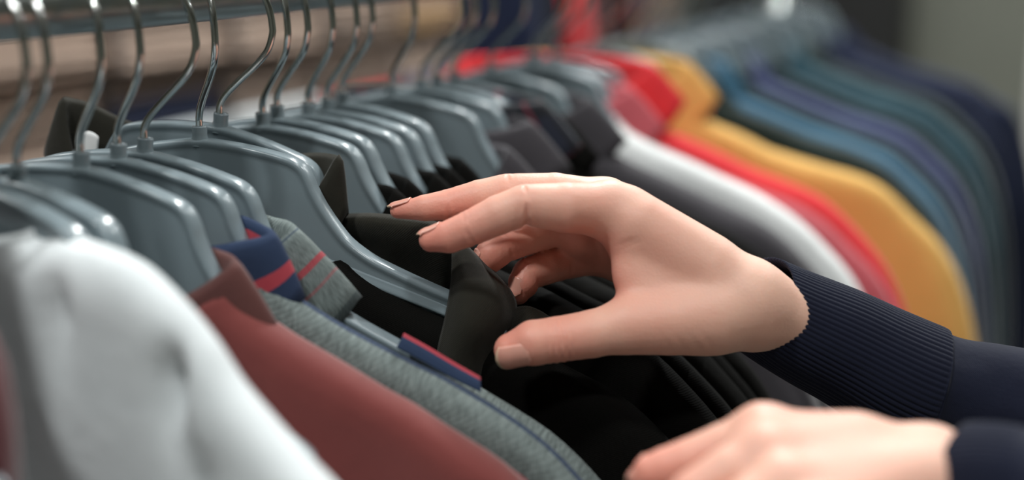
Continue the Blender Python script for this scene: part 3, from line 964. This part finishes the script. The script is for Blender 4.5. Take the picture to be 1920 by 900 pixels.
for a_, b_, r1, r2, k in [
    (wr1, arm1, 17.5, 14, 3), (wr2, arm2, 16.5, 13, 4),
    (wr1, idx[0], 15.5, 11.8, 8), (wr2, mid[0], 15, 11.6, 8), (wr2, rin[0], 14.5, 11.0, 8), (wr2, pin[0], 14.0, 10.5, 8),
    (c(1400, 585, .625), thu[0], 17, 14.5, 8), (thu[0], thu[2], 14.5, 11.0, 8),
    (c(1320, 500, .622), c(1200, 420, .620), 14.5, 12.5, 8),
    (c(1300, 590, .640), c(1190, 470, .655), 13, 9, 8),
    (c(1165, 440, .655), c(1150, 478, .668), 11, 10.5, 6), (c(1085, 446, .654), c(1130, 470, .664), 9, 9.5, 5), (c(1240, 540, .655), c(1150, 470, .668), 12, 10.5, 6),
]:
    Fd.cone(palm, a_, b_, r1, r2, k)
# the web between thumb and index
for q in np.linspace(0.12, 0.92, 7):
    a_ = idx[0] * (1 - q) + (c(1375, 555, .622)) * q
    b_ = thu[2] * (1 - q) + thu[0] * q
    rr = 6.3 + 6.5 * q
    a_ = a_ + np.array([0.5, -3.0, 1.0])
    mdp = (a_ + b_) / 2 + np.array([0.5 * (1 - q), 0, 1.0])
    Fd.cone(palm, a_, mdp, rr + 1.5, rr, 6)
    Fd.cone(palm, mdp, b_, rr, rr + 0.5, 6)
for q, dp in ((0.0, .9), (0.16, .5), (0.30, .4)):
    Fd.groove(palm, c(1142 + 60 * q, 458 + 40 * q, .612), np.array([0.75, 0.66, 0.0]) if q == 0 else np.array([0.4, -0.9, 0.0]), dp, 0.9, 9, (0, 0, -1))
for q in range(4):
    Fd.groove(palm, c(1255 + 24 * q, 650 - 3 * q, .606), np.array([0.8, 0.6, 0]), 0.4, 1.0, 10, (0, -0.7, -1))
# knuckle of the index finger, styloid of the wrist
Fd.cone(palm, c(1152, 378, .622), c(1175, 384, .622), 7.6, 8.2, 5)
D = palm
dors = (-0.1, 1, 0.1)
for jn, rd, kk, cr in ((idx, idr, 5, [(2, 0.5), (4, 0.32)]), (mid, mir, 5, [(2, 0.45), (4, 0.25)]), (rin, rir, 4, [(4, 0.2)]), (pin, pir, 4, [(2, 0.2), (4, 0.2)])):
    D = np.minimum(D, smin(palm, finger(Fd, jn, rd, 0.7, cr, dors), kk)) if kk else D
Dt = finger(Fd, thu, thr, 0.8)
for off, dp in ((0, 1.1), (2.4, .8), (-2.6, .9), (4.8, .5), (-5.4, .45)):
    ax = thu[5] - thu[3]
    Fd.groove(Dt, thu[4] + ax / np.linalg.norm(ax) * off, ax + np.array([0, off * 0.6, 0]), dp, 0.75, 12, (0, -0.2, -1))
D = np.minimum(D, smin(palm, Dt, 6))
V, Q = Fd.mesh(D)
V = relax(V, Q, 1)
warm = [(j[-1], 22, 0.95) for j in (idx, mid, rin, pin, thu)] + [(j[2], 14, 0.55) for j in (idx, mid, rin, pin)] + [(j[4], 20, 0.8) for j in (idx, mid, rin, pin, thu)] + \
       [(idx[0], 16, 0.4), (c(1150, 470, .62), 16, 0.75), (c(1150, 530, .62), 18, 0.8), (c(1080, 430, .61), 15, 0.7), (c(1090, 480, .66), 30, 0.8), (c(1200, 480, .615), 34, 0.35), (c(1200, 590, .61), 30, 0.4), (c(1080, 385, .61), 26, 0.45)]
hand_u = hand_object('hand', V, Q, warm, person, 'bare hand with thumb towards the camera and fingers parting the cloth')
nail(hand_u, thu[-1], thu[-1] - thu[5], (0.0, -0.50, -0.86), 7.3, L=14.5, W=11.5, over=6.6, lift=0.25, slope=0.2)
nail(hand_u, idx[-1], idx[-1] - idx[5], (-0.1, 1, -0.05), 5.2, L=11, W=8.4, over=5.6, slope=0.22)
nail(hand_u, mid[-1], mid[-1] - mid[5], (-0.1, 1, 0.0), 3.6, L=11, W=7.6, over=4.6, slope=0.17)
nail(hand_u, rin[-1], rin[-1] - rin[5], (-0.8, 0.6, -0.3), 5.6, L=10.5, W=8.6, over=4.6, slope=0.25)
nail(hand_u, pin[-1], pin[-1] - pin[5], (-0.5, 0.2, -0.85), 5.2, L=9, W=7.2, over=3.6, slope=0.3)

# ---- the lower hand, nearer and out of focus, back of the hand up
Fd2 = Field((20, -150, 430), (225, -48, 560), 1.2)
zi = .505
idx2 = [c(1432, 818, .512), c(1360, 842, .512), c(1290, 868, .513), c(1250, 880, .514), c(1222, 888, .515), c(1208, 900, .516)]
idr2 = [10.6, 9.4, 8.6, 8.0, 7.2, 5.6]
mid2 = [c(1440, 862, .492), c(1370, 888, .486), c(1300, 930, .484), c(1262, 960, .485), c(1235, 985, .487)]
mir2 = [10.8, 9.6, 8.6, 7.8, 5.8]
rin2 = [c(1470, 915, .474), c(1400, 950, .468), c(1335, 1000, .466), c(1290, 1040, .468)]
rir2 = [10.2, 9.0, 8.2, 6.2]
pin2 = [c(1520, 975, .462), c(1460, 1020, .456), c(1410, 1060, .456)]
pir2 = [9.2, 8.0, 6.2]
P2 = Fd2.new()
w1, w2 = c(1740, 878, .505), c(1740, 915, .489)
for a_, b_, r1, r2, k in [(w1, c(1880, 925, .50), 14, 11, 3), (w2, c(1880, 950, .489), 14, 11, 3), (w1, idx2[0], 12.0, 10.8, 8), (w1, mid2[0], 13, 11, 8),
                          (w2, mid2[0], 14, 11, 8), (w2, rin2[0], 13.5, 10.5, 8), (w2, pin2[0], 13, 9.5, 8), (c(1600, 850, .505), c(1440, 850, .50), 14, 11.5, 8)]:
    Fd2.cone(P2, a_, b_, r1, r2, k)
Fd2.cone(P2, c(1425, 800, .508), c(1440, 802, .508), 6.6, 6.6, 6)
Fd2.cone(P2, c(1432, 846, .486), c(1446, 848, .486), 7.0, 7.0, 6)
D2 = P2
for jn, rd in ((idx2, idr2), (mid2, mir2), (rin2, rir2), (pin2, pir2)):
    D2 = np.minimum(D2, smin(P2, finger(Fd2, jn, rd), 5))
V, Q = Fd2.mesh(D2)
V = relax(V, Q, 3)
warm2 = [(j[-1], 26, 0.9) for j in (idx2, mid2, rin2)] + [(c(1400, 870, .50), 14, 0.6), (c(1330, 880, .5), 18, 0.6), (c(1500, 850, .5), 45, 0.4)]
hand_l = hand_object('hand', V, Q, warm2, person, 'bare hand low in front with its back up, out of focus')
nail(hand_l, idx2[-1], idx2[-1] - idx2[4], (-0.8, 0.5, 0.2), 5.4, L=10.5, W=8.8, over=4.6)


# ---- the jumper's sleeves: ribbed cuff, then plain knit
def sleeve(path, rad, cuff_to, ribs, label, mouth=0.0, slant=0.0):
    """path: camera-mm points, rad: mm at each, cuff_to: share of the length that is ribbed cuff."""
    n = 120
    P = catmull(path, n); rr = catmull(np.array(rad)[:, None], n)[:, 0]
    T = np.gradient(P, axis=0); T /= np.linalg.norm(T, axis=1)[:, None]
    B0 = np.array([0, 0, 1.0])
    na = ribs * 6
    ang = np.linspace(0, 2 * np.pi, na, endpoint=False)
    nc = int(n * cuff_to)
    parts = []
    rows, uv = [], []
    ln = np.cumsum(np.r_[0, np.linalg.norm(np.diff(P, axis=0), axis=1)])
    for i in range(n):
        N_ = np.cross(B0, T[i]); N_ /= np.linalg.norm(N_)
        B_ = np.cross(T[i], N_)
        ribf = 1.0 if i < nc - 3 else max(0.0, 1 - (i - nc + 3) / 4)
        puff = 0.0
        wob = np.array([noise.noise(Vector((math.cos(a) * 1.3, math.sin(a) * 1.3, ln[i] * 0.035))) for a in ang[::6]])
        wob = np.interp(np.arange(na), np.arange(0, na + 6, 6), np.r_[wob, wob[0]])
        rib = ribf * 0.55 * (np.abs(np.sin(ang * ribs / 2)) ** 0.7 - 0.5)
        r_ = rr[i] + rib + wob * (0.7 if i < nc else 2.2)
        rows.append(P[i] + N_ * (np.cos(ang) * r_)[:, None] + B_ * (np.sin(ang) * r_)[:, None])
        uv += [(k / na * 0.16, ln[i] / 1000) for k in range(na)]
    rows = np.array(rows)
    for i in range(24):                            # the mouth sits aslant on the wrist
        q = -(rows[i] - P[i])[:, 2] / rr[i]
        rows[i] += T[i] * (mouth * (1 - i / 24) ** 1.5 * q + slant * (1 - i / 24) ** 1.5 * (rows[i] - P[i])[:, 1] / rr[i])[:, None]
    # the cuff's mouth turns inwards
    inner = []
    for d_, s_ in ((0.6, 0.965), (2.5, 0.93), (9, 0.90)):
        inner.append(P[0] + (rows[0] - P[0]) * s_ + T[0] * d_)
    rows = np.concatenate([np.array(inner[::-1]), rows])
    uv = [(k / na * 0.16, 0) for _ in range(3) for k in range(na)] + uv
    nr = len(rows)
    ncut = nc + 3
    tuck = rows.copy()
    for i in range(ncut - 3, ncut + 1):            # the plain knit starts just under the cuff's edge
        tuck[i] = P[i - 3] + (rows[i] - P[i - 3]) * (0.975 if i < ncut else 0.985)
    W = {k_: cam_to_world(q_.reshape(-1, 3)) - np.array(person.location) for k_, q_ in (('cuff', rows), ('sleeve', tuck))}
    out = []
    for nm, r0, r1 in (('cuff', 0, ncut + 1), ('sleeve', ncut - 3, nr)):
        m_ = r1 - r0
        fs = []
        for i in range(m_ - 1):
            for k in range(na):
                k2 = (k + 1) % na
                fs.append((i * na + k, i * na + k2, (i + 1) * na + k2, (i + 1) * na + k))
        out.append(mesh_obj(nm, W[nm][r0 * na:r1 * na], fs, M['knit'], person, uvs=uv[r0 * na:r1 * na]))
    out[1]['label'] = label
    return out


sleeve([c(1418, 566, .636), c(1500, 610, .640), c(1600, 660, .644), c(1690, 706, .646), c(1745, 728, .646), c(1800, 740, .644), c(1920, 775, .64), c(2120, 840, .62), c(2420, 940, .59)],
       [22.0, 24.5, 26.5, 28, 28, 25, 28, 34, 42], 0.50, 66, 'plain navy knit sleeve behind the upper hand', mouth=7.0)
sleeve([c(1738, 896, .497), c(1800, 912, .494), c(1870, 925, .484), c(1940, 950, .478), c(2060, 1000, .462), c(2300, 1100, .43)],
       [21.5, 23, 24, 25, 27, 34], 0.45, 60, 'plain navy knit sleeve of the lower arm', slant=8.0)


# a white size label inside the raised collar of the twisted shirt
o = mesh_obj('size_label', [(x_ * 0.0052, -0.0006 * x_ * x_, z_ * 0.0065 * (1 - 0.25 * x_ * x_)) for x_ in np.linspace(-1, 1, 9) for z_ in np.linspace(-1, 1, 7)], grid_faces(9, 7), M['label'], olive_root)
o.location = (-0.066, -0.002, -0.022)
o.modifiers.new('cloth', 'SOLIDIFY').thickness = 0.0006

# ------------------------------------------------------------------ beyond the rack: a shelf of folded knitwear, another rail, the far wall
shelf = empty('display_shelf', (-1.45, 1.85, 0), 0, 'dark wooden display shelf behind the rack, loaded with folded knitwear', 'shelf')
box('shelf_board', (-0.28, 0.28, -0.9, 0.9, 0.93, 0.96), M['wood'], shelf, 0.004)
box('shelf_board', (-0.28, 0.28, -0.9, 0.9, 0.45, 0.48), M['wood'], shelf, 0.004)
box('back_panel', (-0.30, -0.28, -0.9, 0.9, 0.0, 1.75), M['wood'], shelf, 0.003)
for y_ in (-0.9, 0.9):
    box('side_panel', (-0.28, 0.28, y_ - 0.012, y_ + 0.012, 0, 1.0), M['wood'], shelf, 0.003)


def folded_mesh(w, d, h, seed):
    """A folded jumper: two or three soft layers with a rounded fold at the front."""
    rnd = random.Random(seed)
    V, Fc = [], []
    layers = 3
    lh = h / layers
    na, nx = 20, 9
    for l in range(layers):
        z0 = l * lh
        base = len(V)
        dd = d * (1 - 0.03 * rnd.random())
        for i in range(nx):
            u = -1 + 2 * i / (nx - 1)
            sx = math.copysign(min(1, abs(u)) ** 0.8, u) * w / 2
            hs = lh / 2 * (1.04 if abs(u) < 0.95 else 0.75)
            for k in range(na):
                a = 2 * math.pi * k / na
                ca, sa = math.cos(a), math.sin(a)
                yy = math.copysign(abs(ca) ** 0.25, ca) * dd / 2
                zz = math.copysign(abs(sa) ** 0.6, sa) * hs
                V.append((yy + 0.004 * noise.noise(Vector((u * 3, l, seed))), sx, z0 + lh / 2 + zz))
        for i in range(nx - 1):
            for k in range(na):
                k2 = (k + 1) % na
                Fc.append((base + i * na + k, base + i * na + k2, base + (i + 1) * na + k2, base + (i + 1) * na + k))
        Fc.append(tuple(base + k for k in range(na)))
        Fc.append(tuple(base + (nx - 1) * na + k for k in range(na))[::-1])
    return V, Fc


STACKS = [(-0.72, ['brown', 'taupe', 'white', 'taupe', 'taupe', 'taupe', 'taupe', 'tan', 'taupe']),
          (-0.44, ['brown', 'brown', 'taupe', 'brown', 'taupe', 'taupe', 'taupe', 'taupe', 'taupe']),
          (-0.16, ['white', 'brown', 'white', 'navy', 'brown', 'taupe', 'brown', 'taupe', 'dark_panel']),
          (0.12, ['white', 'red', 'white', 'brown', 'brown', 'taupe', 'brown', 'taupe', 'brown']),
          (0.40, ['red', 'white', 'red', 'brown', 'taupe', 'brown', 'taupe', 'taupe', 'taupe']),
          (0.68, ['navy', 'red', 'purple_blue', 'taupe', 'brown', 'tan', 'taupe', 'tan', 'tan'])]
WORD = {'brown': 'brown', 'taupe': 'taupe', 'white': 'white', 'tan': 'tan', 'navy': 'navy', 'red': 'red', 'purple_blue': 'indigo', 'dark_panel': 'black'}
ORD = ['lowest', 'second', 'third', 'fourth', 'fifth', 'sixth', 'seventh', 'eighth', 'topmost']
COLN = ['first', 'second', 'third', 'fourth', 'fifth', 'sixth']
for ci, (yy, cols) in enumerate(STACKS):
    z_ = 0.962
    for li, cn in enumerate(cols):
        h_ = 0.042 + 0.006 * ((ci * 7 + li * 5) % 4) / 3
        m_ = M['black'] if cn == 'dark_panel' else M[cn]
        V, Fc = folded_mesh(0.25, 0.40, h_, ci * 10 + li)
        o = mesh_obj('folded_jumper', V, Fc, m_)
        o.location = (-1.43 + 0.01 * ((li * 3) % 4 - 1.5), 1.85 + yy, z_)
        tag(o, 'folded %s jumper, %s in the %s stack from the near end of the shelf' % (WORD[cn], ORD[li], COLN[ci]), 'jumper', 'folded jumpers on the shelf')
        z_ += h_ + 0.001

# the rail behind, with dark and red clothes
BX = -1.45
back = empty('clothes_rack', (BX, 3.5, 0), 0, 'second steel clothes rail far behind, hung with dark and red clothes', 'clothes rack')
v, f = tube([(0, y, 1.52) for y in np.linspace(-0.62, 0.8, 6)], RAIL_R, 20)
mesh_obj('rail', v, f, M['rail'], back)
for y in (-0.6, 0.78):
    v, f = tube([(0, y, z) for z in (0.02, 0.8, 1.512)], 0.014, 16)
    mesh_obj('post', v, f, M['rail'], back)
    v, f = tube([(x, y, 0.03) for x in (-0.28, 0, 0.28)], 0.016, 12)
    mesh_obj('foot', v, f, M['rail'], back)
for i, (yy, mn, lb) in enumerate([(3.0, 'navy', 'dark navy top hanging first on the rail far behind'), (3.13, 'black', 'black top hanging second on the rail far behind'),
                                  (3.27, 'red', 'red top between dark ones on the rail far behind'), (3.40, 'dark_red', 'wine red top in the middle of the rail far behind'),
                                  (3.55, 'black', 'black top after the wine red one on the rail far behind'), (3.70, 'dark_red', 'wine red top near the end of the rail far behind'),
                                  (3.85, 'charcoal', 'charcoal top next to last on the rail far behind'), (4.0, 'brown', 'brown top last on the rail far behind')]):
    h = empty('clothes_hanger', (BX, yy, 1.4435), 0, 'grey hanger holding the ' + lb.split(' hanging')[0].split(' between')[0].split(' in the')[0].split(' after')[0].split(' near')[0].split(' next')[0].split(' last')[0] + ', number %s along the rear rail' % COLN[i] if i < 6 else 'grey hanger %s on the rear rail' % ('next to the end' if i == 6 else 'at the far end'), 'hanger', 'grey hangers on the rear rail')
    for nm, me in (('body', BODY_ME), ('neck', NECK_ME), ('hook', HOOK_ME)):
        link(bpy.data.objects.new(nm, me), h)
    garment('hanging_top', lb, 'top', yy - P0[1], 0, M[mn], T=(0.03, 0.03), seed=60 + i, collar='crew', x=BX, z=1.4435, group='tops on the rear rail')

cab = empty('display_cabinet', (-1.12, 5.7, 0), 0, 'tall dark cabinet against the far wall', 'cabinet')
box('body', (-0.38, 0.38, -0.2, 0.2, 0.05, 2.2), M['dark_panel'], cab, 0.006)
for x_ in (-0.19, 0.19):
    d_ = box('door', (x_ - 0.18, x_ + 0.18, -0.222, -0.202, 0.08, 2.16), M['dark_panel'], cab, 0.004)
    v, f = tube([(x_ - math.copysign(0.15, x_), -0.24, z) for z in (1.0, 1.1, 1.2)], 0.006, 10)
    mesh_obj('handle', v, f, M['rail'], d_)
box('plinth', (-0.36, 0.36, -0.17, 0.19, 0.0, 0.05), M['dark_panel'], cab)

st = empty('display_stand', (-0.12, 3.2, 0), 0, 'slim white display stand far behind at the edge of the view', 'display stand')
v, f = tube([(0, 0, z) for z in (0.015, 0.5, 1.0, 1.42)], 0.022, 20)
mesh_obj('pole', v, f, M['white_metal'], st)
me = lathe_mesh('base', [(0.0, 0.018), (0.14, 0.016), (0.15, 0.010), (0.15, 0.0), (0.0, 0.0)], M['white_metal'], 32)
link(bpy.data.objects.new('base', me), st)
box('sign_plate', (-0.11, 0.11, -0.012, 0.012, 1.30, 1.50), M['white_metal'], st, 0.004)
